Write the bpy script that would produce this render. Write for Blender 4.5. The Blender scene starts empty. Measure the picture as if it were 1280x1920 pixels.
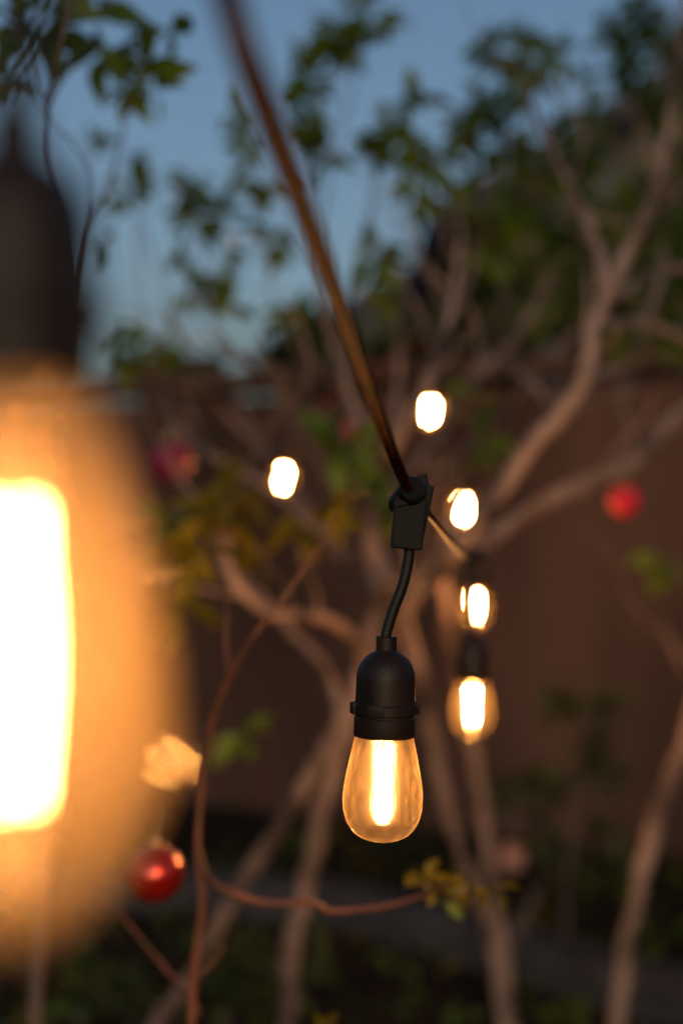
import bpy, bmesh, math, random
from mathutils import Vector, Matrix, Euler, noise
R = math.radians
S = bpy.context.scene
C = S.collection
HC = 0.98           # camera height above the ground
FPX = 50/24*1280    # focal length in photo pixels
FOC = 0.80

def P(px, py, d):
    return Vector(((px-640)/FPX*d, d, HC-(py-960)/FPX*d))

# ------------------------------------------------------------------ materials
def mat(name, base=(.5,.5,.5), rough=.6, metal=0., spec=.5, coat=0.):
    m = bpy.data.materials.new(name); m.use_nodes = True
    n = m.node_tree.nodes; b = n['Principled BSDF']
    b.inputs['Base Color'].default_value = (*base, 1)
    b.inputs['Roughness'].default_value = rough
    b.inputs['Metallic'].default_value = metal
    b.inputs['Specular IOR Level'].default_value = spec
    b.inputs['Coat Weight'].default_value = coat
    return m
def noisy(m, c1, c2, scale=8, detail=5, bump=0., bscale=None, dist=.002, stretch=(1,1,1), lo=.35, hi=.65):
    nt = m.node_tree; n, l = nt.nodes, nt.links; b = n['Principled BSDF']
    tc = n.new('ShaderNodeTexCoord'); mp = n.new('ShaderNodeMapping'); mp.inputs['Scale'].default_value = stretch
    l.new(tc.outputs['Object'], mp.inputs['Vector'])
    t = n.new('ShaderNodeTexNoise'); t.inputs['Scale'].default_value = scale; t.inputs['Detail'].default_value = detail
    l.new(mp.outputs[0], t.inputs['Vector'])
    r = n.new('ShaderNodeValToRGB'); r.color_ramp.elements[0].position = lo; r.color_ramp.elements[1].position = hi
    r.color_ramp.elements[0].color = (*c1, 1); r.color_ramp.elements[1].color = (*c2, 1)
    l.new(t.outputs['Fac'], r.inputs[0]); l.new(r.outputs[0], b.inputs['Base Color'])
    if bump:
        t2 = n.new('ShaderNodeTexNoise'); t2.inputs['Scale'].default_value = bscale or scale*4; t2.inputs['Detail'].default_value = 4
        l.new(mp.outputs[0], t2.inputs['Vector'])
        bp = n.new('ShaderNodeBump'); bp.inputs['Strength'].default_value = bump; bp.inputs['Distance'].default_value = dist
        l.new(t2.outputs['Fac'], bp.inputs['Height']); l.new(bp.outputs[0], b.inputs['Normal'])
    return m

M = {}
M['plastic'] = noisy(mat('black_plastic', rough=.48, spec=.28), (.007,.0035,.0025), (.022,.010,.006), 60, 4, .25, 420, .0003)
M['rubber'] = noisy(mat('cable_rubber', rough=.5, spec=.3), (.005,.005,.005), (.010,.009,.009), 90, 3, .2, 500, .0002)
M['clip'] = noisy(mat('black_clip_plastic', rough=.6, spec=.22), (.002,.0018,.0016), (.005,.004,.0035), 60, 4, .25, 420, .0003)
M['cable'] = noisy(mat('brown_cable_sheath', rough=.5, spec=.09), (.018,.005,.0025), (.080,.017,.004), 70, 3, .2, 300, .0003)
M['bark'] = noisy(mat('pale_bark', rough=.75, spec=.25), (.055,.035,.030), (.30,.195,.16), 16, 7, .6, 60, .004, (1,1,.4), .38, .62)
M['twig'] = noisy(mat('red_brown_twig_bark', rough=.6, spec=.35), (.040,.015,.010), (.17,.065,.038), 30, 5, .5, 120, .002, (1,1,.5))
M['grey_bark'] = noisy(mat('grey_brown_bark', rough=.8, spec=.3), (.05,.036,.034), (.12,.085,.075), 16, 5, .5, 60, .003, (1,1,.5))
M['wall'] = noisy(mat('red_brown_plaster', rough=.9, spec=.2), (.033,.018,.014), (.095,.049,.037), 2.2, 8, .4, 30, .01, (1,1,.22), .36, .66)
M['coping'] = noisy(mat('wall_coping_stone', rough=.9, spec=.2), (.045,.025,.02), (.085,.05,.038), 5, 5, .3, 40, .005)
M['stone'] = noisy(mat('pale_planter_stone', rough=.85, spec=.3), (.02,.02,.024), (.045,.045,.052), 6, 6, .4, 50, .006)
M['ground'] = noisy(mat('dark_soil', rough=.95, spec=.1), (.007,.005,.0035), (.022,.015,.010), 5, 8, .6, 40, .02)
M['render'] = noisy(mat('grey_house_render', rough=.9, spec=.2), (.09,.095,.11), (.14,.145,.16), 1.2, 5, .2, 20, .01)
M['roof'] = noisy(mat('dark_roof_tile', rough=.7), (.03,.032,.04), (.06,.062,.07), 3, 4, .3, 12, .02)
M['winglass'] = mat('dark_window_glass', (.02,.025,.03), .08)
M['hill'] = noisy(mat('far_hillside', rough=1, spec=0), (.05,.06,.06), (.09,.10,.10), .05, 6)
M['soft_metal'] = noisy(mat('brass_cap', rough=.35, metal=1.), (.55,.42,.2), (.7,.55,.3), 40, 3)
M['steel'] = noisy(mat('support_wire', rough=.3, metal=1.), (.5,.48,.45), (.65,.62,.6), 60, 2)

def leafmat(name, c1, c2, trans=.5):
    m = noisy(mat(name, rough=.45, spec=.4), c1, c2, 9, 3)
    nt = m.node_tree; n, l = nt.nodes, nt.links
    b = n['Principled BSDF']; out = n['Material Output']
    tr = n.new('ShaderNodeBsdfTranslucent'); mx = n.new('ShaderNodeMixShader'); mx.inputs[0].default_value = trans
    r = next(x for x in n if x.bl_idname == 'ShaderNodeValToRGB')
    l.new(r.outputs[0], tr.inputs[0]); l.new(b.outputs[0], mx.inputs[1]); l.new(tr.outputs[0], mx.inputs[2])
    l.new(mx.outputs[0], out.inputs[0])
    return m
M['leaf'] = leafmat('green_leaf', (.06,.11,.012), (.15,.22,.02))
M['leaf_dark'] = leafmat('dark_green_leaf', (.04,.08,.012), (.09,.15,.017))
M['leaf_yellow'] = leafmat('yellow_green_leaf', (.10,.085,.005), (.22,.165,.008))
M['hedge'] = leafmat('hedge_leaf', (.025,.042,.012), (.06,.085,.018))

def ballmat(name, col, rough=.22):
    return noisy(mat(name, rough=rough, metal=.55, coat=.6), col, tuple(c*1.25 for c in col), 30, 3)
M['ball_red'] = ballmat('glossy_red_bauble', (.32,.012,.005))
M['ball_crimson'] = noisy(mat('matt_crimson_bauble', rough=.5, spec=.4), (.50,.006,.02), (.62,.01,.04), 30, 3)
M['ball_magenta'] = noisy(mat('matt_magenta_bauble', rough=.5, spec=.4), (.17,.005,.035), (.24,.008,.05), 30, 3)
M['ball_pink'] = noisy(mat('pale_pink_bauble', rough=.5, spec=.4), (.5,.06,.09), (.55,.08,.12), 30, 3)
M['ball_dusty'] = noisy(mat('dusty_rose_bauble', rough=.55), (.22,.11,.09), (.28,.14,.12), 30, 3)

FIL = 1750.0
def filmat(st):
    m = bpy.data.materials.new('glowing_filament'); m.use_nodes = True
    nt = m.node_tree; n, l = nt.nodes, nt.links; n.clear()
    o = n.new('ShaderNodeOutputMaterial'); e = n.new('ShaderNodeEmission')
    e.inputs[0].default_value = (1.0, .47, .15, 1); e.inputs[1].default_value = st
    l.new(e.outputs[0], o.inputs[0]); return m
M['filament'] = filmat(FIL)
M['filament_soft'] = filmat(55.0)

def glassmat(dust_glow=.0056, scale=230, low=.28, edge=3.0, pwr=None):
    """thin amber glass: mostly clear, a reflective edge, and a faint patchy film of dust that catches the filament's light"""
    m = bpy.data.materials.new('dusty_glow_amber_glass'); m.use_nodes = True
    nt = m.node_tree; n, l = nt.nodes, nt.links; n.clear()
    o = n.new('ShaderNodeOutputMaterial')
    tp = n.new('ShaderNodeBsdfTransparent'); tp.inputs[0].default_value = (1.0,.93,.82,1)
    gl = n.new('ShaderNodeBsdfGlossy'); gl.inputs[0].default_value = (1,.86,.66,1); gl.inputs['Roughness'].default_value = .16
    lw = n.new('ShaderNodeLayerWeight'); lw.inputs[0].default_value = .5
    pw = n.new('ShaderNodeMath'); pw.operation = 'POWER'; pw.inputs[1].default_value = 4.0
    l.new(lw.outputs['Facing'], pw.inputs[0])
    ma = n.new('ShaderNodeMath'); ma.operation = 'MULTIPLY_ADD'; ma.inputs[1].default_value = .6; ma.inputs[2].default_value = .035; ma.use_clamp = True
    l.new(pw.outputs[0], ma.inputs[0])
    m1 = n.new('ShaderNodeMixShader'); l.new(ma.outputs[0], m1.inputs[0]); l.new(tp.outputs[0], m1.inputs[1]); l.new(gl.outputs[0], m1.inputs[2])
    tr = n.new('ShaderNodeBsdfTranslucent'); tr.inputs[0].default_value = (1,.72,.38,1)
    df = n.new('ShaderNodeBsdfDiffuse'); df.inputs[0].default_value = (1,.72,.38,1)
    m2 = n.new('ShaderNodeMixShader'); m2.inputs[0].default_value = .5
    l.new(tr.outputs[0], m2.inputs[1]); l.new(df.outputs[0], m2.inputs[2])
    tc = n.new('ShaderNodeTexCoord')
    ns = n.new('ShaderNodeTexNoise'); ns.inputs['Scale'].default_value = scale; ns.inputs['Detail'].default_value = 7; ns.inputs['Roughness'].default_value = .65
    mp = n.new('ShaderNodeMapping'); mp.inputs['Scale'].default_value = (1.3,1.3,.75)
    l.new(tc.outputs['Object'], mp.inputs[0]); l.new(mp.outputs[0], ns.inputs['Vector'])
    mr = n.new('ShaderNodeMapRange'); mr.inputs[1].default_value = .42; mr.inputs[2].default_value = .66
    mr.inputs[3].default_value = dust_glow*low; mr.inputs[4].default_value = dust_glow
    l.new(ns.outputs['Fac'], mr.inputs[0])
    vo = n.new('ShaderNodeTexVoronoi'); vo.inputs['Scale'].default_value = 260
    l.new(tc.outputs['Object'], vo.inputs['Vector'])
    lt = n.new('ShaderNodeMath'); lt.operation = 'LESS_THAN'; lt.inputs[1].default_value = .13; l.new(vo.outputs['Distance'], lt.inputs[0])
    sp = n.new('ShaderNodeMath'); sp.operation = 'MULTIPLY_ADD'; sp.inputs[1].default_value = dust_glow*2.0
    l.new(lt.outputs[0], sp.inputs[0]); l.new(mr.outputs[0], sp.inputs[2])
    # film thickens edge-on; a negative edge fades the big bulb's stand-in glow instead
    eg = n.new('ShaderNodeMath'); eg.operation = 'MULTIPLY_ADD'; eg.inputs[1].default_value = edge; eg.inputs[2].default_value = 1.0
    if pwr:
        p2 = n.new('ShaderNodeMath'); p2.operation = 'POWER'; p2.inputs[1].default_value = pwr
        l.new(lw.outputs['Facing'], p2.inputs[0]); l.new(p2.outputs[0], eg.inputs[0])
    else:
        l.new(pw.outputs[0], eg.inputs[0])
    fm = n.new('ShaderNodeMath'); fm.operation = 'MULTIPLY'; l.new(sp.outputs[0], fm.inputs[0]); l.new(eg.outputs[0], fm.inputs[1])
    m3 = n.new('ShaderNodeMixShader'); l.new(fm.outputs[0], m3.inputs[0]); l.new(m1.outputs[0], m3.inputs[1]); l.new(m2.outputs[0], m3.inputs[2])
    bp = n.new('ShaderNodeBump'); bp.inputs['Strength'].default_value = .15; bp.inputs['Distance'].default_value = .0006
    l.new(ns.outputs['Fac'], bp.inputs['Height']); l.new(bp.outputs[0], gl.inputs['Normal'])
    l.new(m3.outputs[0], o.inputs[0]); return m
M['glass'] = glassmat()
M['glass_big'] = glassmat(.20, 30, .7, -.97, 1.0)  # heavy film stands in for lens glow, thinned toward the outline to fade it

# ------------------------------------------------------------------ helpers
def link(name, bm, m, parent=None, smooth=True):
    me = bpy.data.meshes.new(name)
    if smooth:
        for f in bm.faces: f.smooth = True
    bm.to_mesh(me); bm.free()
    for x in (m if isinstance(m, (list, tuple)) else [m]): me.materials.append(x)
    o = bpy.data.objects.new(name, me); C.objects.link(o)
    if parent: o.parent = parent
    return o
def tag(o, label=None, cat=None, group=None, kind=None):
    for k, v in (('label',label),('category',cat),('group',group),('kind',kind)):
        if v: o[k] = v
    return o
def empty(name, loc, label, cat, group=None):
    o = bpy.data.objects.new(name, None); C.objects.link(o); o.location = loc; o.empty_display_size = .02
    return tag(o, label, cat, group)

def spline(pts, rad, step=6):
    out, rr = [], []
    n = len(pts)
    for i in range(n-1):
        p0 = pts[max(i-1,0)]; p1 = pts[i]; p2 = pts[i+1]; p3 = pts[min(i+2,n-1)]
        for k in range(step):
            t = k/step
            out.append(.5*((2*p1)+(-p0+p2)*t+(2*p0-5*p1+4*p2-p3)*t*t+(-p0+3*p1-3*p2+p3)*t**3))
            rr.append(rad[i]*(1-t)+rad[i+1]*t)
    out.append(pts[-1].copy()); rr.append(rad[-1])
    return out, rr
def tube(bm, pts, rad, seg=12, step=6, wob=0., cap=True, mi=0, off=None):
    ps, rs = spline(pts, rad, step) if step else (pts, rad)
    if wob:
        ps = [p+Vector((noise.noise(p*26), noise.noise(p*26+Vector((9,0,0))), noise.noise(p*26+Vector((0,9,4)))))*rs[i]*.5 if 0 < i < len(ps)-1 else p for i, p in enumerate(ps)]
    rings, up = [], None
    for i, p in enumerate(ps):
        t = (ps[min(i+1,len(ps)-1)]-ps[max(i-1,0)]).normalized()
        if up is None:
            up = t.orthogonal().normalized()
        up = (up - t*up.dot(t)).normalized(); sd = t.cross(up)
        ring = []
        for k in range(seg):
            a = 2*math.pi*k/seg
            r = rs[i]
            if wob:
                q = p*38 + Vector((math.cos(a), math.sin(a), 0))*.9
                r *= 1+wob*noise.noise(q)+wob*.7*noise.noise(p*16+Vector((7,3,1)))
            v = p+(up*math.cos(a)+sd*math.sin(a))*r
            if off is not None: v = v+off
            ring.append(bm.verts.new(v))
        rings.append(ring)
    for a, b in zip(rings, rings[1:]):
        for k in range(seg):
            f = bm.faces.new((a[k], a[(k+1)%seg], b[(k+1)%seg], b[k])); f.material_index = mi
    if cap:
        f = bm.faces.new(rings[0][::-1]); f.material_index = mi
        f = bm.faces.new(rings[-1]); f.material_index = mi
    return ps
def lathe(bm, prof, seg=48, M4=None, close=False):
    """prof: list of (radius, z)"""
    rings = []
    for r, z in prof:
        if r < 1e-6:
            rings.append([bm.verts.new((0,0,z))])
        else:
            rings.append([bm.verts.new((r*math.cos(2*math.pi*k/seg), r*math.sin(2*math.pi*k/seg), z)) for k in range(seg)])
    for a, b in zip(rings, rings[1:]):
        for k in range(seg):
            j = (k+1)%seg
            if len(a) == 1: bm.faces.new((a[0], b[j], b[k]))
            elif len(b) == 1: bm.faces.new((a[k], a[j], b[0]))
            else: bm.faces.new((a[k], a[j], b[j], b[k]))
    if M4: bmesh.ops.transform(bm, matrix=M4, verts=[v for r in rings for v in r])
def box(bm, c, s, rot=None, bev=0., top=1.0, mi=0):
    """box centred at c with size s; top scales the upper end"""
    vs = []
    for z in (-.5,.5):
        k = top if z > 0 else 1
        for x, y in ((-.5,-.5),(.5,-.5),(.5,.5),(-.5,.5)):
            v = Vector((x*s[0]*k, y*s[1]*k, z*s[2]))
            if rot: v = rot @ v
            vs.append(bm.verts.new(v+Vector(c)))
    fs = [bm.faces.new([vs[i] for i in q]) for q in ((3,2,1,0),(4,5,6,7),(0,1,5,4),(1,2,6,5),(2,3,7,6),(3,0,4,7))]
    for f in fs: f.material_index = mi
    if bev:
        es = {e for f in fs for e in f.edges}
        bmesh.ops.bevel(bm, geom=list(es), offset=bev, segments=2, affect='EDGES', profile=.6)

# ------------------------------------------------------------------ hanging bulb (origin: the connector)
mm = .001
RIM = Vector((-.0150, 0, -.1380))     # centre of the glass rim in the thing's own space
def make_bulb(loc, rot, label, long=False):
    t = empty('hanging_bulb', loc, label, 'light bulb', 'bulbs hanging along the string lights')
    t.rotation_euler = rot
    # connector: a tapered block with a barrel that grips the cable and a clip at the side
    bm = bmesh.new()
    box(bm, (-.0015,0,-.0185), (.0175,.0145,.029), Matrix.Rotation(R(5),3,'Y'), .0012, 1.06)
    box(bm, (.0068,.0015,-.0135), (.0065,.011,.034), Matrix.Rotation(R(13),3,'Y'), .0012, .8)
    c2 = bmesh.new(); lathe(c2, [(0,-.0130),(.0062,-.0130),(.0078,-.0115),(.0078,.0105),(.0062,.0120),(0,.0120)], 24,
                            Matrix.Translation((-.0018,0,-.0035)) @ Matrix.Rotation(R(18),4,'Z') @ Matrix.Rotation(R(66),4,'X') )
    me = bpy.data.meshes.new('t'); c2.to_mesh(me); c2.free(); bm.from_mesh(me); bpy.data.meshes.remove(me)
    box(bm, (.0070,.0040,.0030), (.0060,.0075,.0125), Matrix.Rotation(R(-8),3,'Y'), .0009)
    box(bm, (-.0035,-.0085,-.0065), (.0130,.0020,.0035), Matrix.Rotation(R(-14),3,'Y'), .0006)
    cn = link('connector', bm, M['clip'], t, smooth=False)
    # cord
    bm = bmesh.new()
    tube(bm, [Vector((-.0010,0,-.030)), Vector((-.0012,0,-.0375)), Vector((-.0042,0,-.052)), Vector((-.0098,0,-.067)), Vector((-.0135,0,-.079)), Vector((-.0142,0,-.084))],
         [.0031]*6, 16)
    link('cord', bm, M['rubber'], t)
    # socket
    tilt = Matrix.Translation(RIM) @ Matrix.Rotation(R(1.4),4,'Y')
    bm = bmesh.new()
    lathe(bm, [(0,.0562),(.0052,.0562),(.0058,.0556),(.0058,.0484),(.0066,.0476),(.0092,.0462),(.0118,.0442),(.0140,.0414),(.0154,.0384),(.0160,.0362),
               (.0163,.0354),(.0165,.0320),(.0168,.0195),(.0168,.0186),
               (.0166,.0128),(.0166,.0112),(.0172,.0104),(.0173,.0010),(.0170,.0),(.0158,.0),(.0156,.004),(0,.004)], 64, tilt)
    so = link('socket', bm, M['plastic'], t)
    mod = so.modifiers.new('e','EDGE_SPLIT'); mod.split_angle = R(32)
    bm = bmesh.new()
    lathe(bm, [(.0169,.0128),(.0182,.0130),(.0185,.0134),(.0185,.0181),(.0182,.0185),(.0169,.0187)], 64)
    for a in (12, 132, 252, 192):
        rz = Matrix.Rotation(R(a),3,'Z')
        box(bm, rz @ Vector((.0184,0,.0158)), (.0018,.009,.0064), rz, .0004)
    bmesh.ops.transform(bm, matrix=tilt, verts=bm.verts)
    cr = link('collar', bm, M['plastic'], so); mod = cr.modifiers.new('e','EDGE_SPLIT'); mod.split_angle = R(32)
    # glass
    bm = bmesh.new()
    if long:   # the big teardrop bulb nearest the lens
        pr = [(.0161,.0016),(.0166,-.001),(.0190,-.006),(.0222,-.014),(.0252,-.024),(.0280,-.035),(.0303,-.047),(.0318,-.058),(.0322,-.068),(.0315,-.078),(.0285,-.087),(.0242,-.095),(.0190,-.102),(.0132,-.1075),(.0075,-.111),(.0030,-.1125),(0,-.1128)]
        ft, fb, fr0, fr1, frad = -.024, -.082, .0052, .0040, .0017
        bow = .55
    else:
        pr = [(.0161,.0016),(.0164,-.001),(.0172,-.004),(.0184,-.009),(.0196,-.015),(.0208,-.021),(.0218,-.027),(.0224,-.032),(.0225,-.036),(.0222,-.0405),(.0213,-.045),(.0197,-.049),(.0172,-.0528),(.0140,-.0556),(.0100,-.0576),(.0055,-.0587),(0,-.0590)]
        ft, fb, fr0, fr1, frad = -.0085, -.0425, .0050, .0037, .0010
        bow = .08
    pts = [Vector((r,0,z)) for r, z in pr]
    ps, _ = spline(pts, [1]*len(pts), 3)
    lathe(bm, [(max(p.x,0) if i < len(ps)-1 else 0, p.z) for i, p in enumerate(ps)], 64, tilt)
    gl = link('glass_bulb', bm, M['glass_big' if long else 'glass'], t)
    # filaments, supports
    for k in range(4):
        a = R(35+90*k)
        bm = bmesh.new()
        tp = Vector((fr0*math.cos(a), fr0*math.sin(a), ft)); bt = Vector((fr1*math.cos(a+.5), fr1*math.sin(a+.5), fb))
        md = tp.lerp(bt,.5); md.x *= 1+bow; md.y *= 1+bow
        tube(bm, [tp, md, bt], [frad]*3, 8, 5)
        bmesh.ops.transform(bm, matrix=tilt, verts=bm.verts)
        link('filament', bm, M['filament_soft' if long else 'filament'], gl)
    bm = bmesh.new()
    for k in range(2):
        a = R(35+90*k*2)
        tube(bm, [Vector((.0035*math.cos(a),.0035*math.sin(a),.003)), Vector((.0042*math.cos(a),.0042*math.sin(a),-.003)), Vector((fr0*math.cos(a),fr0*math.sin(a),ft))], [.0005]*3, 6, 3)
    tube(bm, [Vector((0,0,.003)), Vector((0,0,fb*.7)), Vector((0,0,fb-.0015))], [.0005,.00035,.0004], 6, 3)
    bmesh.ops.transform(bm, matrix=tilt, verts=bm.verts)
    link('support_wire', bm, M['steel'], gl)
    bm = bmesh.new()
    lathe(bm, [(.0105,.0015),(.0085,-.0005),(.0052,-.003),(.0042,-.007),(.0040,ft*.9),(.0034,ft-.002),(0,ft-.003)], 32, tilt)
    link('glass_stem', bm, M['glass'], gl)
    return t
def copy_tree(o, parent=None):
    c = o.copy(); C.objects.link(c)
    if parent: c.parent = parent
    for ch in [x for x in C.objects if x.parent == o]: copy_tree(ch, c)
    return c
def loc_for(rim, rot):
    return rim - Euler(rot).to_matrix() @ RIM

bulbs = []
b0 = make_bulb(P(770,920,FOC), (0,0,0), 'sharp clear bulb in the middle, lit, hanging straight down on its short black cord')
bulbs.append(b0)
# (rim px, py, depth, rotation, label)
spec = [
 (885, 1278, 1.55, (0,0,R(82)), 'lit bulb with soft glass just right of the sharp bulb, lowest of the small ones'),
 (890, 1106, 2.25, (0,0,R(70)), 'lit bulb partly hidden by the black cord of the bulb below it'),
 (868, 930, 2.75, (0,0,R(150)), 'small lit bulb right of the sharp bulb\'s black connector'),
 (809, 748, 3.0, (0,R(-8),R(200)), 'small lit bulb highest of all, right of the dark cable'),
 (533, 872, 2.85, (0,R(7),R(290)), 'small lit bulb alone left of the dark cable, among yellow leaves'),
]
rot = (R(-3), R(-1), R(15))
bulbs.append(make_bulb(loc_for(P(24,728,.286), rot), rot, 'huge blurred lit teardrop bulb at the left edge, close to the lens', True))
for px, py, d, rot, lab in spec:
    o = copy_tree(b0); o['label'] = lab
    o.rotation_euler = rot; o.location = loc_for(P(px,py,d), rot)
    bulbs.append(o)

# ------------------------------------------------------------------ cable: twin conductors from bulb to bulb
def cable():
    bm = bmesh.new()
    L = [b.location.copy() for b in bulbs]
    near, main = L[1], L[0]
    path = [near+Vector((-.16,-.06,.05)), near+Vector((-.06,-.01,.012)), near.copy(), P(330,-330,.32), P(395,-120,.345), P(430,0,.36), P(455,90,.385), P(508,230,.425), P(590,450,.51), P(668,660,.61), P(728,830,.72), main+Vector((-.001,-.004,.0)),
            P(805,968,.86), P(845,1015,1.05), P(872,1040,1.35), L[2].copy()]
    path += [L[2]+Vector((.03,.18,-.02)), P(905,985,2.1), L[3].copy(), P(940,890,2.5), L[4].copy(), P(850,800,2.9), P(800,670,3.02), L[5].copy(), P(690,700,3.15), P(590,770,3.05), L[6].copy(), P(430,780,2.9), P(250,700,3.0), P(60,560,3.1), P(-160,420,3.1)]
    for sgn in (-1, 1):
        ps = []
        for i, p in enumerate(path):
            t = (path[min(i+1,len(path)-1)]-path[max(i-1,0)]).normalized()
            sd = t.cross(Vector((0,1,.2))).normalized()
            sd = (Matrix.Rotation(max(0,i-6)*.22,3,t) @ sd)
            gap = {6:.0019, 7:.0025, 8:.0020}.get(i, .0016)
            ps.append(p+sd*sgn*gap)
        tube(bm, ps, [.0024]*len(ps), 12, 10)
    o = link('light_string_cable', bm, M['cable'])
    return tag(o, 'dark twin cable sloping down through the picture and carrying the bulbs', 'cable')
cable()

# ------------------------------------------------------------------ baubles
def bauble(px, py, d, dia, m, label, tie):
    c = P(px,py,d); r = dia/2
    t = empty('bauble', c, label, 'bauble', 'baubles hung in the branches')
    bm = bmesh.new(); bmesh.ops.create_uvsphere(bm, u_segments=40, v_segments=24, radius=r)
    link('ball', bm, M[m], t)
    bm = bmesh.new(); lathe(bm, [(0,r*1.16),(r*.15,r*1.15),(r*.19,r*1.10),(r*.20,r*.97),(r*.16,r*.95)], 20)
    tube(bm, [Vector((r*.10*math.cos(a)*1.2,0,r*1.25+r*.12*math.sin(a))) for a in [k*math.pi/5-.3 for k in range(9)]], [r*.022]*9, 6, 2)
    link('cap', bm, M['soft_metal'], t)
    top = P(*tie)-c
    bm = bmesh.new(); tube(bm, [Vector((0,0,r*1.34)), Vector((0,0,r*1.34)).lerp(top,.5)+Vector((.002,0,0)), top], [.0006]*3, 5, 4)
    link('thread', bm, M['steel'], t)
bauble(290,1637,1.28,.053,'ball_red','shiny dark red ball at lower left with orange light reflections',(300,1520,1.28))
bauble(1170,938,2.2,.048,'ball_crimson','bright crimson ball hanging under the pale branch at right',(1175,870,2.25))
bauble(320,865,2.3,.070,'ball_magenta','blurred magenta ball beside the huge bulb',(322,800,2.3))
bauble(662,802,2.5,.030,'ball_pink','tiny pink ball left of the dark cable, high among pale branches',(664,760,2.5))
bauble(958,1612,2.9,.060,'ball_dusty','faint dusty rose ball low beside the yellow leaf tips',(955,1480,2.95))

# ------------------------------------------------------------------ trees
rng = random.Random(7)
def rv():
    while True:
        v = Vector((rng.uniform(-1,1), rng.uniform(-1,1), rng.uniform(-1,1)))
        if .05 < v.length < 1: return v.normalized()
LAMPS = [P(868,957,2.75), P(807,773,3.0), P(535,898,2.85), P(893,1145,2.25)]
EYE = Vector((0,0,HC))
def clear(*pts):
    for q in LAMPS:
        d = (q-EYE).normalized()
        for p in pts:
            v = p-EYE
            if v.length < (q-EYE).length and (v-d*v.dot(d)).length < .038: return False
    return True
def limb(bm, pts, wob=.26, seg=10, blur=10, twigs=False, kink=.3):
    """pts: (px, py, depth, width in photo px)"""
    ps = [P(a,b,c) for a,b,c,_ in pts]
    rad = [max((w*.80-blur)*.5, 1.8)/FPX*c for _,_,c,w in pts]
    if twigs:
        for i in range(1, len(ps)-1):
            for _ in range(rng.choice((0,1,1,2))):
                dv = (ps[i+1]-ps[i]).normalized()
                q = rv(); q = (q*.8+dv*.7+Vector((0,0,.55))).normalized(); ln = rng.uniform(.10,.30); r0 = min(rad[i]*.35, .005)
                a = ps[i].lerp(ps[i+1], rng.random())
                b = a+q*ln*.35+rv()*.012; c_ = b+(q+rv()*.35).normalized()*ln*.35; e = c_+(q+rv()*.5+Vector((0,0,.3))).normalized()*ln*.3
                if not clear(a,(a+b)/2,b,(b+c_)/2,c_,e): continue
                tube(bm, [a,b,c_,e], [r0,r0*.75,r0*.55,r0*.3], 6, 4, .2)
                if rng.random() < .5:
                    f_ = b+(q+rv()*.9).normalized()*ln*.4
                    tube(bm, [b,b.lerp(f_,.5)+rv()*.008,f_], [r0*.55,r0*.45,r0*.25], 5, 4, .2)
    # small natural kinks
    for i in range(1, len(ps)-1):
        ps[i] += Vector((rng.uniform(-1,1), rng.uniform(-1,1), rng.uniform(-1,1)))*rad[i]*kink
    tube(bm, ps, rad, seg, 7, wob)
def leaf(bm, base, dirv, nrm, L, W, mi=0, droop=.25, fold=.22):
    d = dirv.normalized(); n = (nrm - d*nrm.dot(d)).normalized(); s = d.cross(n)
    prev = None; K = 6
    shape = (.04,.62,.95,1.0,.78,.42,.0)
    for i in range(K+1):
        t = i/K; w = W*.5*shape[i]
        c = base + d*L*t - n*(droop*L*t*t)
        row = (c+s*w+n*w*fold*2, c, c-s*w+n*w*fold*2) if w > 1e-6 else (c,)
        row = [bm.verts.new(v) for v in row]
        if prev:
            if len(row) == 3:
                f1 = bm.faces.new((prev[0],prev[1],row[1],row[0])); f2 = bm.faces.new((prev[1],prev[2],row[2],row[1]))
            else:
                f1 = bm.faces.new((prev[0],prev[1],row[0])); f2 = bm.faces.new((prev[1],prev[2],row[0]))
            f1.material_index = f2.material_index = mi; f1.smooth = f2.smooth = True
        prev = row
def cluster(bm, px, py, d, r, n=None, L=None, mi=0, flat=1.0, ax=1.0):
    """a whorl of leaves of about r photo px around a twig end"""
    c = P(px,py,d); rr = r/FPX*d
    n = n or max(6, int(r*r/65))
    for _ in range(n):
        v = rv(); v.x *= ax; v.z = v.z*flat
        b = c+v*rr*rng.uniform(.0,.62)
        dv = (v+rv()*.5+Vector((0,0,-.1))); ll = (L or rng.uniform(.028,.058))*rng.uniform(.75,1.2)
        if not clear(b, b+dv.normalized()*ll): continue
        leaf(bm, b, dv, rv()+Vector((0,-.3,.9)), ll, ll*rng.uniform(.42,.58), mi, rng.uniform(0,.4))
def tree(name, label, cat, bark, trunk, limbs, crowns, leafm, group=None, extra=None, seg=10, blur=10, twigs=False, kink=.3):
    t0 = trunk[0][0] if trunk else limbs[0]
    base = P(*t0[0][:3]) if isinstance(t0[0], tuple) else P(*t0[:3])
    t = empty(name, Vector((base.x, base.y, 0)), label, cat, group)
    inv = Matrix.Translation(-t.location)
    bm = bmesh.new()
    for tr in trunk: limb(bm, tr, blur=blur, kink=kink)
    bmesh.ops.transform(bm, matrix=inv, verts=bm.verts); link('trunk', bm, bark, t)
    for lb in limbs:
        bm = bmesh.new(); limb(bm, lb, seg=seg, blur=blur, twigs=twigs, kink=kink)
        bmesh.ops.transform(bm, matrix=inv, verts=bm.verts); link('branch', bm, bark, t)
    if crowns or extra:
        bm = bmesh.new()
        for cl in crowns: cluster(bm, *cl[:4], **(cl[4] if len(cl) > 4 else {}))
        if extra: extra(bm)
        bmesh.ops.transform(bm, matrix=inv, verts=bm.verts); link('crown', bm, leafm, t, smooth=False)
    return t
LG = [M['leaf'], M['leaf_dark'], M['leaf_yellow'], M['hedge']]
def gp(px, py, d): return (px, 960+HC*FPX/d*1.02, d)   # straight down to the soil

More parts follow.
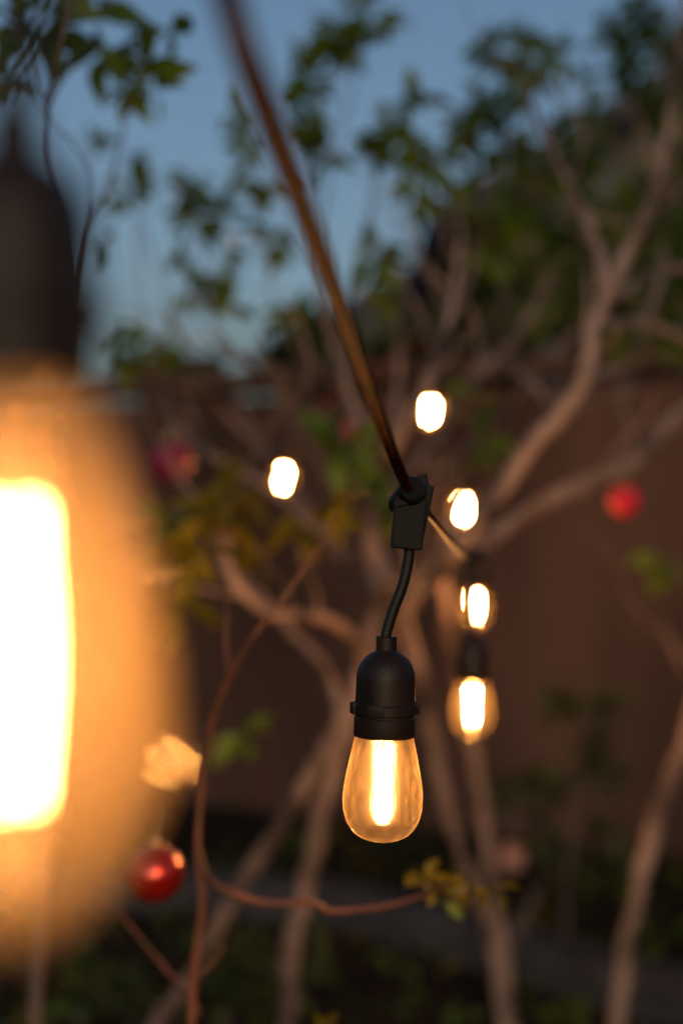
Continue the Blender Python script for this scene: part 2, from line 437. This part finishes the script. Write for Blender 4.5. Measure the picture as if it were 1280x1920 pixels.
# --- the pale many-stemmed tree in the middle
tree('pale_branching_tree', 'pale bare-stemmed tree with many forking branches behind the sharp bulb', 'tree', M['bark'],
 trunk=[
  [(470,2570,2.2,60),(540,1930,2.15,58),(553,1780,2.12,56),(580,1650,2.1,56),(622,1450,2.05,56),(672,1290,2.0,58),(700,1200,2.0,66),(712,1100,2.0,70),(700,1000,2.02,62),(684,880,2.05,54)],
  [(150,2300,2.3,44),(290,1930,2.25,46),(345,1850,2.2,46),(450,1660,2.15,50),(520,1560,2.1,54),(600,1420,2.05,56),(668,1290,2.0,58)],
  [(990,2450,2.35,44),(940,1900,2.3,40),(905,1720,2.25,44),(848,1560,2.2,44),(806,1370,2.15,46),(768,1200,2.1,50),(735,1110,2.05,56)],
  [(1010,2460,2.6,46),(955,1860,2.6,44),(925,1700,2.6,46),(888,1430,2.6,46),(850,1250,2.55,42),(832,1120,2.5,40),(828,980,2.5,34),(815,860,2.5,30)],
 ],
 limbs=[
  # big branch climbing to the right edge
  [(700,1250,2.0,62),(745,1165,1.95,56),(810,1085,1.9,52),(868,1020,1.88,52),(930,935,1.86,54),(985,865,1.84,56),(1045,790,1.82,56),(1090,715,1.8,52),(1115,620,1.8,48),(1150,530,1.82,50),(1195,430,1.84,46),(1235,320,1.86,40),(1262,190,1.9,36),(1285,20,1.95,32),(1300,-120,2.0,26)],
  [(1138,555,1.82,42),(1118,470,1.86,40),(1090,385,1.9,36),(1050,310,1.95,32),(1010,240,2.0,24),(985,180,2.0,16)],
  [(1112,612,1.8,30),(1160,605,1.84,32),(1210,608,1.88,30),(1260,625,1.9,28),(1320,650,1.95,26)],
  [(1150,562,1.84,34),(1190,528,1.9,32),(1240,508,1.95,30),(1320,498,2.0,28)],
  [(1062,775,1.84,36),(1110,712,1.95,34),(1165,690,2.0,32),(1195,630,2.05,28),(1225,560,2.1,26),(1250,470,2.15,22)],
  # lower pale branch to the right
  [(860,1055,2.05,46),(930,1000,2.1,48),(1010,950,2.12,46),(1100,905,2.15,46),(1185,862,2.18,48),(1245,805,2.2,46),(1330,730,2.25,42)],
  [(1205,850,2.2,28),(1178,790,2.25,26),(1160,740,2.3,20)],
  # upward stems
  [(690,900,2.05,50),(680,820,2.08,46),(655,740,2.1,40),(630,660,2.12,36),(606,580,2.15,32),(600,500,2.2,24),(608,380,2.2,18),(632,270,2.2,18),(660,180,2.2,16),(672,90,2.2,12)],
  [(700,900,2.05,44),(742,830,2.0,44),(785,745,1.98,44),(812,690,2.0,38),(838,610,2.05,34),(858,520,2.1,30),(862,430,2.15,24),(850,350,2.2,16)],
  [(690,910,2.0,44),(640,838,1.95,50),(590,785,1.92,50),(540,735,1.9,46),(490,695,1.9,38),(440,655,1.95,24),(395,610,2.0,16)],
  [(735,930,2.1,32),(790,860,2.15,32),(850,760,2.2,32),(905,695,2.25,32),(960,640,2.3,30),(1010,570,2.35,26),(1035,500,2.4,20)],
  [(905,690,2.1,26),(890,600,2.12,24),(855,555,2.12,24),(810,510,2.1,24),(775,455,2.1,20),(762,400,2.1,16),(745,300,2.1,12)],
  [(1048,780,1.9,30),(1005,725,2.0,28),(960,690,2.1,24),(930,640,2.2,18)],
  [(700,1130,1.95,38),(760,1085,1.9,40),(815,1040,1.9,36),(850,985,1.9,28),(870,930,1.95,22)],
  # thinner stems fanning out of the middle
  [(690,1040,2.1,32),(640,930,2.15,28),(560,800,2.25,24),(470,640,2.3,20),(410,520,2.3,16),(380,470,2.3,12)],
  [(700,980,2.1,32),(668,820,2.2,28),(650,680,2.3,24),(655,540,2.35,20),(690,420,2.35,16),(700,300,2.35,12)],
  [(705,960,2.1,32),(735,820,2.25,28),(750,680,2.35,26),(742,560,2.4,20),(720,460,2.4,14)],
  [(715,980,2.1,32),(800,850,2.3,28),(880,720,2.4,26),(935,590,2.45,22),(950,480,2.5,18),(935,380,2.5,12)],
  [(720,1010,2.1,32),(830,880,2.25,28),(960,750,2.35,24),(1060,640,2.4,22),(1110,540,2.45,18),(1160,440,2.5,12)],
  [(745,1120,2.0,34),(850,1010,2.2,28),(960,860,2.3,26),(1020,790,2.35,22),(1150,740,2.4,20),(1300,690,2.45,16)],
  [(670,1060,2.1,30),(560,930,2.25,26),(460,810,2.35,22),(380,740,2.35,20),(250,700,2.35,14)],
  [(600,1000,2.1,24),(520,880,2.2,22),(450,760,2.3,18),(330,620,2.3,14),(300,520,2.3,12),(270,420,2.3,10)],
  [(840,620,2.1,22),(880,520,2.2,20),(905,420,2.25,16),(900,330,2.3,12)],
  # the arched branch and the one behind it, left
  [(690,1260,1.98,42),(668,1205,1.92,42),(630,1168,1.88,42),(570,1158,1.85,42),(505,1150,1.82,42),(455,1112,1.8,42),(428,1060,1.8,42),(422,1000,1.82,38),(440,940,1.85,24)],
  [(695,1110,2.05,40),(640,1040,2.08,38),(575,975,2.1,34),(510,915,2.12,34),(430,868,2.15,34),(360,828,2.18,34),(320,770,2.2,30),(300,690,2.2,24),(312,620,2.2,18),(335,540,2.2,14),(362,470,2.2,12),(372,400,2.2,10)],
  [(640,1330,2.05,40),(600,1240,2.1,36),(540,1180,2.15,34),(470,1090,2.2,32),(400,1010,2.25,28),(330,960,2.3,22)],
  [(395,860,2.15,22),(350,760,2.2,20),(290,680,2.2,16),(268,560,2.2,14),(258,450,2.2,12),(262,330,2.2,10)],
  [(655,740,2.12,22),(560,660,2.2,20),(520,580,2.2,16),(500,500,2.2,14),(478,400,2.2,12),(466,300,2.2,10)],
  [(820,670,2.05,20),(770,560,2.1,18),(700,420,2.15,16),(720,300,2.2,14)],
 ],
 crowns=[
  (360,345,2.2,34),(352,400,2.2,26),(410,398,2.15,40,dict(flat=.45,n=14)),(430,465,2.2,20),(348,466,2.2,16),(366,555,2.2,34),(430,575,2.2,18),
  (520,445,2.2,34),(560,600,2.2,34),(466,300,2.2,22),(470,250,2.2,18),(498,345,2.2,18),(446,215,2.2,12),
  (262,290,2.2,16,dict(ax=.3,n=8)),(246,368,2.2,28),(186,462,2.2,16),(176,270,2.2,14),
  (575,230,2.15,44,dict(n=34)),(580,150,2.15,40,dict(n=28)),(640,70,2.15,48,dict(n=36)),(690,50,2.2,34,dict(n=18)),(600,300,2.2,26),(670,20,2.2,30),(560,100,2.2,20),
  (700,490,2.1,34),(740,240,2.1,30),(700,280,2.1,30,dict(flat=.4)),(770,200,2.1,30),(785,350,2.1,38),(825,300,2.15,28),(760,270,2.1,32),(850,390,2.2,28),(730,540,2.2,24),
  (215,640,2.2,30),(240,665,2.2,30),(282,640,2.2,18),(326,650,2.2,28),(930,430,2.3,40),(900,480,2.3,30),
 ], leafm=LG, twigs=True,
 extra=lambda bm: [cluster(bm,*a) for a in (
  (440,925,1.75,40,18,.06,2),(400,960,1.75,30,8,.06,2),(625,850,1.85,44,16,.06,0),(650,850,1.85,40,12,.06,0),(570,985,1.85,30,10,.05,2),(620,960,1.85,34,10,.05,2),(730,945,1.9,26,8,.06,0),
  (340,1010,1.8,42,12,.07,2),(330,980,1.8,34,8,.06,0),(490,1050,1.85,24,6,.05,2),(900,830,2.2,34,10,.05,0),(840,740,2.2,30,8,.05,0),(890,750,2.2,24,6,.05,1),(345,1150,1.7,22,5,.06,2),(455,1375,1.9,16,4,.05,0),(700,880,2.0,30,8,.05,1))])

# --- near red-brown twig on the left, ending in yellow leaves
tree('young_twiggy_tree', 'thin red-brown twiggy stem nearer the lens, ending in yellow leaves', 'tree', M['twig'],
 trunk=[[(350,3150,1.2,40),(368,2300,1.2,38),(372,1900,1.2,36),(370,1700,1.2,32),(372,1600,1.2,30),(384,1460,1.2,26),(398,1340,1.18,27),(430,1255,1.16,27),(490,1180,1.15,25),(555,1095,1.15,24),(610,1005,1.15,20),(632,960,1.16,14)]],
 limbs=[
  [(372,1590,1.2,26),(398,1642,1.18,28),(440,1678,1.16,30),(500,1694,1.15,28),(580,1700,1.15,30),(625,1706,1.14,30),(700,1700,1.15,26),(770,1694,1.16,24),(812,1672,1.18,20),(840,1650,1.2,14)],
  [(428,1258,1.16,22),(427,1190,1.18,22),(424,1130,1.2,22),(405,1080,1.22,18),(380,1040,1.24,14)],
  [(372,1900,1.22,28),(330,1835,1.26,26),(270,1765,1.3,22),(215,1700,1.34,16)],
  [(374,1830,1.22,18),(400,1800,1.26,18),(420,1770,1.3,14)],
 ],
 crowns=[], leafm=LG, kink=1.5, blur=11,
 extra=lambda bm: [cluster(bm,*a) for a in (
(790,1642,1.2,16,4,.021,2,.6),(812,1662,1.2,16,6,.017,2,.6),(848,1675,1.2,14,6,.015,2,.5),(885,1660,1.2,16,6,.019,2,.3,1.6),(925,1666,1.2,14,5,.022,2,.15,1.8),(835,1690,1.2,10,3,.018,0,.5),(640,940,1.16,26,7,.03,2),(378,1030,1.24,22,6,.035,2))])

# --- dark twigs at the top left, behind the huge bulb
tree('dark_twig_tree', 'dark thin-stemmed tree at the upper left with small leaf tufts', 'tree', M['grey_bark'],
 trunk=[[(60,3200,1.55,60),(70,1900,1.55,50),(90,1400,1.55,44),(110,900,1.55,38),(128,620,1.55,32),(150,440,1.55,26),(200,360,1.55,24),(222,290,1.55,20),(235,220,1.55,16),(250,170,1.55,10)]],
 limbs=[
  [(128,600,1.55,26),(110,440,1.52,26),(80,300,1.5,26),(88,190,1.48,26),(108,90,1.45,24),(125,0,1.45,24),(140,-120,1.45,20)],
  [(86,210,1.48,20),(60,130,1.45,20),(42,60,1.45,18),(25,-20,1.42,16),(5,-120,1.4,12)],
  [(92,190,1.5,20),(140,115,1.52,18),(180,60,1.55,18),(212,0,1.55,16),(250,-80,1.55,12)],
  [(150,440,1.55,20),(163,380,1.52,18),(160,310,1.5,16),(105,240,1.48,16),(60,195,1.46,16),(20,140,1.45,14),(-20,90,1.45,12)],
  [(120,250,1.48,12),(150,270,1.5,12),(168,320,1.5,12)],
 ],
 crowns=[(245,42,1.6,24),(318,62,1.6,20,dict(flat=.4)),(200,100,1.55,30,dict(flat=.4,n=7)),(272,125,1.55,22,dict(n=7)),(240,165,1.55,26,dict(n=9)),(290,170,1.55,18,dict(n=5)),(50,50,1.5,22),(70,75,1.5,18),(15,150,1.45,26),(180,30,1.55,14),(85,15,1.5,14)], leafm=LG)

# --- leafy tree at the right, stem leaning out of the frame
def right_crown(bm):
    pts = [(930,100,46),(905,200,46),(985,60,34),(1010,130,44),(1065,230,34),(1190,150,40),(1120,215,26),(960,180,40),(1045,100,30),(890,250,40),(950,280,50),(1000,340,54),(1080,330,55),(1190,90,46),(1250,60,50),(1150,60,34),
           (1240,200,55),(1230,330,60),(1160,400,55),(1020,420,50),(960,380,40),(1260,440,55),(1200,480,55),(1080,450,50),(1010,500,44),(950,470,34),(1240,560,50),(1180,640,44),(1080,560,44),(1000,600,40),(1290,100,50),(1200,20,40),(1290,300,60),(1280,640,50),(900,330,30),(870,230,30),(1110,140,26)]
    for px, py, r in pts:
        cluster(bm, px, py, rng.uniform(2.3,2.75), r*1.05, int(r*r/62), .042, rng.choice((0,0,1,1,1)))
tree('leafy_tree', 'green leafy tree filling the upper right, its pale stem leaning out of the frame', 'tree', M['bark'],
 trunk=[[(1110,2300,2.4,54),(1150,1920,2.4,52),(1190,1700,2.4,52),(1232,1540,2.4,52),(1292,1370,2.4,50),(1345,1200,2.4,48),(1370,1000,2.4,44),(1360,800,2.45,40),(1320,600,2.5,36),(1270,420,2.5,30),(1220,300,2.5,24),(1180,180,2.5,18)]],
 limbs=[[(1275,440,2.5,26),(1180,420,2.5,24),(1090,400,2.5,20),(1010,360,2.5,16),(940,240,2.5,12)],
        [(1240,340,2.5,22),(1150,260,2.5,18),(1060,200,2.5,16),(990,120,2.5,12)],
        [(1310,560,2.5,24),(1200,560,2.55,22),(1090,540,2.6,18),(1000,540,2.6,12)],
        [(1290,1275,2.42,26),(1262,1215,2.45,24),(1238,1165,2.5,18)],
        [(1205,200,2.5,16),(1240,80,2.5,14),(1270,-60,2.5,10)],
        [(1350,1100,2.4,20),(1300,1085,2.4,16),(1250,1075,2.4,10)]],
 crowns=[(1245,1070,2.4,30,dict(n=8)),(1215,1075,2.4,18,dict(n=5))], leafm=LG, extra=right_crown, twigs=True)

# --- small bushes at the foot of the wall
def small_shrub(label, spots, stems, d, leafi):
    tree('shrub', label, 'shrub', M['grey_bark'], trunk=stems[:1], limbs=stems[1:], crowns=[(x,y,d+rng.uniform(-.1,.1)*(d>2),r,dict(mi=leafi,L=None if d>2 else .02)) for x,y,r in spots], leafm=LG)
small_shrub('dim green shrub low in front of the brown wall at right', [(1060,1320,44),(1130,1330,40),(1180,1300,20),(1000,1470,50),(1060,1480,40),(1100,1400,40),(950,1490,30),(1150,1450,40),(1050,1600,34),(1120,1560,30),(1010,1560,30),(1170,1610,30)],
            [[(1060,2100,3.0,30),(1060,1700,3.0,26),(1080,1500,3.0,20),(1100,1330,3.0,14)],[(1060,1700,3.0,18),(1010,1560,3.0,16),(980,1470,3.0,10)],[(1075,1550,3.0,16),(1140,1470,3.0,12),(1160,1400,3.0,8)],
             [(900,1950,2.95,30),(960,1770,2.95,36),(985,1715,2.95,36),(1010,1670,2.95,34)]], 3.0, 3)
small_shrub('dim low shrub at the bottom left under the huge bulb', [(470,1790,44),(420,1840,40),(530,1830,36),(250,1860,50),(330,1880,40),(600,1800,18),(160,1870,50),(480,1880,40)],
            [[(400,2400,2.5,30),(410,2000,2.5,24),(440,1860,2.5,18),(470,1790,2.5,12)],[(405,2000,2.5,16),(300,1900,2.5,14),(250,1860,2.5,10)],[(440,1870,2.5,14),(520,1840,2.5,10),(600,1800,2.5,6)]], 2.5, 3)
small_shrub('tiny plant whose yellow tip just reaches the bottom edge', [(612,1928,10,),(600,1936,8)], [[(620,3300,1.3,16),(616,2400,1.3,14),(612,1930,1.3,9)]], 1.3, 2)

# ------------------------------------------------------------------ setting
def grid(name, x0, x1, y0, y1, nx, ny, m, amp=.02):
    bm = bmesh.new()
    vs = [[bm.verts.new((x0+(x1-x0)*i/nx, y0+(y1-y0)*j/ny, amp*noise.noise(Vector((x0+(x1-x0)*i/nx, y0+(y1-y0)*j/ny, 0))*1.7))) for i in range(nx+1)] for j in range(ny+1)]
    for j in range(ny):
        for i in range(nx): bm.faces.new((vs[j][i],vs[j][i+1],vs[j+1][i+1],vs[j+1][i]))
    return link(name, bm, m)
g = grid('ground', -60, 60, -20, 160, 80, 80, M['ground'], .0); tag(g, kind='structure')
# garden wall (4.3 m away), plastered, with a stone coping
WT = HC+.405
w = empty('garden_wall', (0,4.55,0), 'brown plastered garden wall running behind the trees', 'wall')
bm = bmesh.new(); box(bm, (0,.1,WT/2-.03), (14,.2,WT-.06+.06), None, .01); link('wall_face', bm, M['wall'], w, False); w.rotation_euler.z = R(-27)
bm = bmesh.new()
for k in range(24):
    box(bm, (-6.9+k*.6,.1,WT+.033+rng.uniform(-.002,.002)), (.59,.27,.06), None, .008)
link('coping', bm, M['coping'], w, False)
# curved stone edging of the bed in front
bm = bmesh.new()
pa = [(-200,1690),(150,1690),(430,1702),(620,1725),(760,1755),(900,1795),(1040,1840),(1180,1880),(1340,1915),(1600,1960)]
pp = [P(a,b,HC*FPX/(b-960)) for a,b in pa]
sm, _ = spline(pp, [1]*len(pp), 5)
rings = []
for i, p in enumerate(sm):
    t = (sm[min(i+1,len(sm)-1)]-sm[max(i-1,0)]); t.z = 0; t.normalize(); s = Vector((-t.y,t.x,0))
    rings.append([bm.verts.new(Vector((p.x,p.y,0))+s*a+Vector((0,0,z))) for a, z in ((-.075,-.02),(-.075,.065),(-.055,.08),(.055,.08),(.075,.065),(.075,-.02))])
for a, b in zip(rings, rings[1:]):
    for k in range(5): bm.faces.new((a[k],a[k+1],b[k+1],b[k]))
bm.faces.new(rings[0]); bm.faces.new(rings[-1][::-1])
tag(link('planter_edging', bm, M['stone'], None, False), 'curved pale stone edging low across the bottom of the garden bed', 'edging')

# loose leaf litter and weeds on the soil
bm = bmesh.new()
for _ in range(1500):
    x, y = rng.uniform(-1.6,1.6), rng.uniform(1.6,4.2)
    L = rng.uniform(.03,.07); leaf(bm, Vector((x,y,.006)), Vector((rng.uniform(-1,1),rng.uniform(-1,1),rng.uniform(0,.8))), Vector((rng.uniform(-.4,.4),rng.uniform(-.4,.4),1)), L, L*.5, rng.choice((0,1,1,2)))
tag(link('fallen_leaves', bm, LG, None, False), 'scattered fallen leaves and weeds on the dark soil', 'leaves', kind='stuff')

# bushes and trees beyond the wall
def bush(px, py, d, rx, rz, n, lab, L=.10):
    c = P(px,py,d); rx = rx/FPX*d; rz = rz/FPX*d
    t = empty('hedge_tree', Vector((c.x,d,0)), lab, 'tree', 'trees beyond the wall')
    bm = bmesh.new()
    tube(bm, [Vector((0,0,-.05)), Vector((.05,0,c.z*.5)), Vector((0,.05,c.z))], [.06,.05,.03], 8, 5, .2)
    for k in range(5):
        v = rv()*.8; tube(bm, [Vector((0,.05,c.z*.8)), Vector((v.x*rx*.4,v.y*rx*.4,c.z)), Vector((v.x*rx,v.y*rx,c.z+v.z*rz))], [.03,.02,.008], 6, 4, .2)
    link('trunk', bm, M['grey_bark'], t)
    bm = bmesh.new()
    lobes = [(rv()*rng.uniform(.2,.8), rng.uniform(.35,.6)) for _ in range(9)]
    for _ in range(n):
        lv, lr = rng.choice(lobes)
        v = lv + rv()*lr*rng.uniform(.5,1)
        leaf(bm, Vector((v.x*rx, v.y*rx*.7, c.z+v.z*rz)), rv(), rv()+Vector((0,0,.7)), L*rng.uniform(.7,1.3), L*.55, 0)
    link('crown', bm, M['hedge'], t, False)
bush(590,690,5.6,120,70,1500,'dark rounded bush behind the wall left of the cable')
bush(760,690,6.0,120,80,1600,'dark bush behind the wall in the middle')
bush(930,640,5.6,110,110,1800,'tall dark tree behind the wall right of the small top bulb')
bush(1120,560,5.8,150,170,3000,'tallest dark tree behind the wall at right')
bush(1300,560,5.6,130,220,3000,'dark tree behind the wall at the right edge')
bush(340,715,6.4,110,50,900,'low bush behind the wall beside the magenta ball')

# houses beyond
def house(loc, w, dp, h, rh, over, lab, rz=0, windows=()):
    t = empty('house', loc, lab, 'house'); t.rotation_euler = (0,0,rz)
    bm = bmesh.new()
    A = [bm.verts.new(v) for v in ((-w/2,0,0),(w/2,0,0),(w/2,0,h),(0,0,h+rh),(-w/2,0,h))]
    B = [bm.verts.new((v.co.x,dp,v.co.z)) for v in A]
    bm.faces.new(A); bm.faces.new(B[::-1])
    for k in range(5): bm.faces.new((A[k],B[k],B[(k+1)%5],A[(k+1)%5]))
    link('wall', bm, M['render'], t, False)
    bm = bmesh.new(); sl = math.atan2(rh, w/2); ln = (w/2)/math.cos(sl)+over
    for s in (-1,1):
        rot = Matrix.Rotation(s*sl,3,'Y')
        mid = Vector((s*(ln/2)*math.cos(sl), dp/2, h+rh+.10-(ln/2)*math.sin(sl)))
        box(bm, mid, (ln,dp+over*2,.16), rot)
    link('roof', bm, M['roof'], t, False)
    for (x,z,ww,wh) in windows:
        bm = bmesh.new()
        for a,b,c_,d_ in ((x-ww/2,z,.06,wh+.12),(x+ww/2,z,.06,wh+.12),(x,z+wh/2+.03,ww-.06,.06),(x,z-wh/2-.03,ww-.06,.06),(x,z,.04,wh)):
            box(bm, (a,-.03,b), (c_,.06,d_))
        wf = link('window', bm, M['coping'], t, False)
        bm = bmesh.new(); box(bm, (x,-.012,z), (ww-.06,.02,wh)); link('pane', bm, M['winglass'], wf, False)
c = P(1330,340,11)
house(Vector((c.x,11,0)), 3.1, 5, c.z-.15, .95, .75, 'grey gabled house with a dark roof behind the upper right leaves', 0, ((-.7,2.6,.8,.9),(.5,2.6,.8,.9)))
c = P(800,560,17)
house(Vector((c.x,17,0)), 1.8, 5, c.z-.2, .5, .3, 'distant small grey house seen low between the branches', 0, ((-.3,2.2,.5,.6),))
# far hills
bm = bmesh.new()
top = []
for i in range(61):
    x = -80+i*160/60
    top.append((x, 2.0+120*.012+1.6*(.5+.5*noise.noise(Vector((x*.05,2,0))))+3.2*math.exp(-((x+14)/26)**2)))
fr = [bm.verts.new((x,95,0)) for x,_ in top]; mdv = [bm.verts.new((x,120,z)) for x,z in top]; bk = [bm.verts.new((x,150,0)) for x,_ in top]
for i in range(60):
    bm.faces.new((fr[i],fr[i+1],mdv[i+1],mdv[i])); bm.faces.new((mdv[i],mdv[i+1],bk[i+1],bk[i]))
tag(link('hills', bm, M['hill']), kind='structure')

# ------------------------------------------------------------------ light
W = bpy.data.worlds.new('World'); S.world = W; W.use_nodes = True
nt = W.node_tree; bg = nt.nodes['Background']
sk = nt.nodes.new('ShaderNodeTexSky'); sk.sky_type = 'NISHITA'; sk.sun_disc = False
sk.sun_elevation = R(12); sk.sun_rotation = R(180); sk.air_density = 1.0; sk.dust_density = 4.2; sk.ozone_density = 2.4
nt.links.new(sk.outputs[0], bg.inputs[0]); bg.inputs[1].default_value = .106
sun = bpy.data.lights.new('sun', 'SUN'); sun.energy = .06; sun.angle = R(25); sun.color = (.75,.85,1)
so = bpy.data.objects.new('sun', sun); C.objects.link(so)
so.rotation_euler = (R(60), 0, R(-35))

# ------------------------------------------------------------------ camera
cam = bpy.data.cameras.new('camera'); co = bpy.data.objects.new('camera', cam); C.objects.link(co)
co.location = (0,0,HC); co.rotation_euler = (R(90),0,0)
cam.sensor_fit = 'VERTICAL'; cam.sensor_height = 36; cam.sensor_width = 24; cam.lens = 50
cam.clip_start = .01; cam.clip_end = 400
cam.dof.use_dof = True; cam.dof.focus_distance = FOC; cam.dof.aperture_fstop = 2.65
S.camera = co
S.view_settings.view_transform = 'Standard'; S.view_settings.look = 'None'; S.view_settings.exposure = 0; S.view_settings.gamma = 1
S.render.engine = 'CYCLES'
cy = S.cycles; cy.use_denoising = True; cy.max_bounces = 10; cy.transparent_max_bounces = 24; cy.sample_clamp_indirect = 6; cy.sample_clamp_direct = 0
cy.caustics_reflective = True; cy.blur_glossy = .3
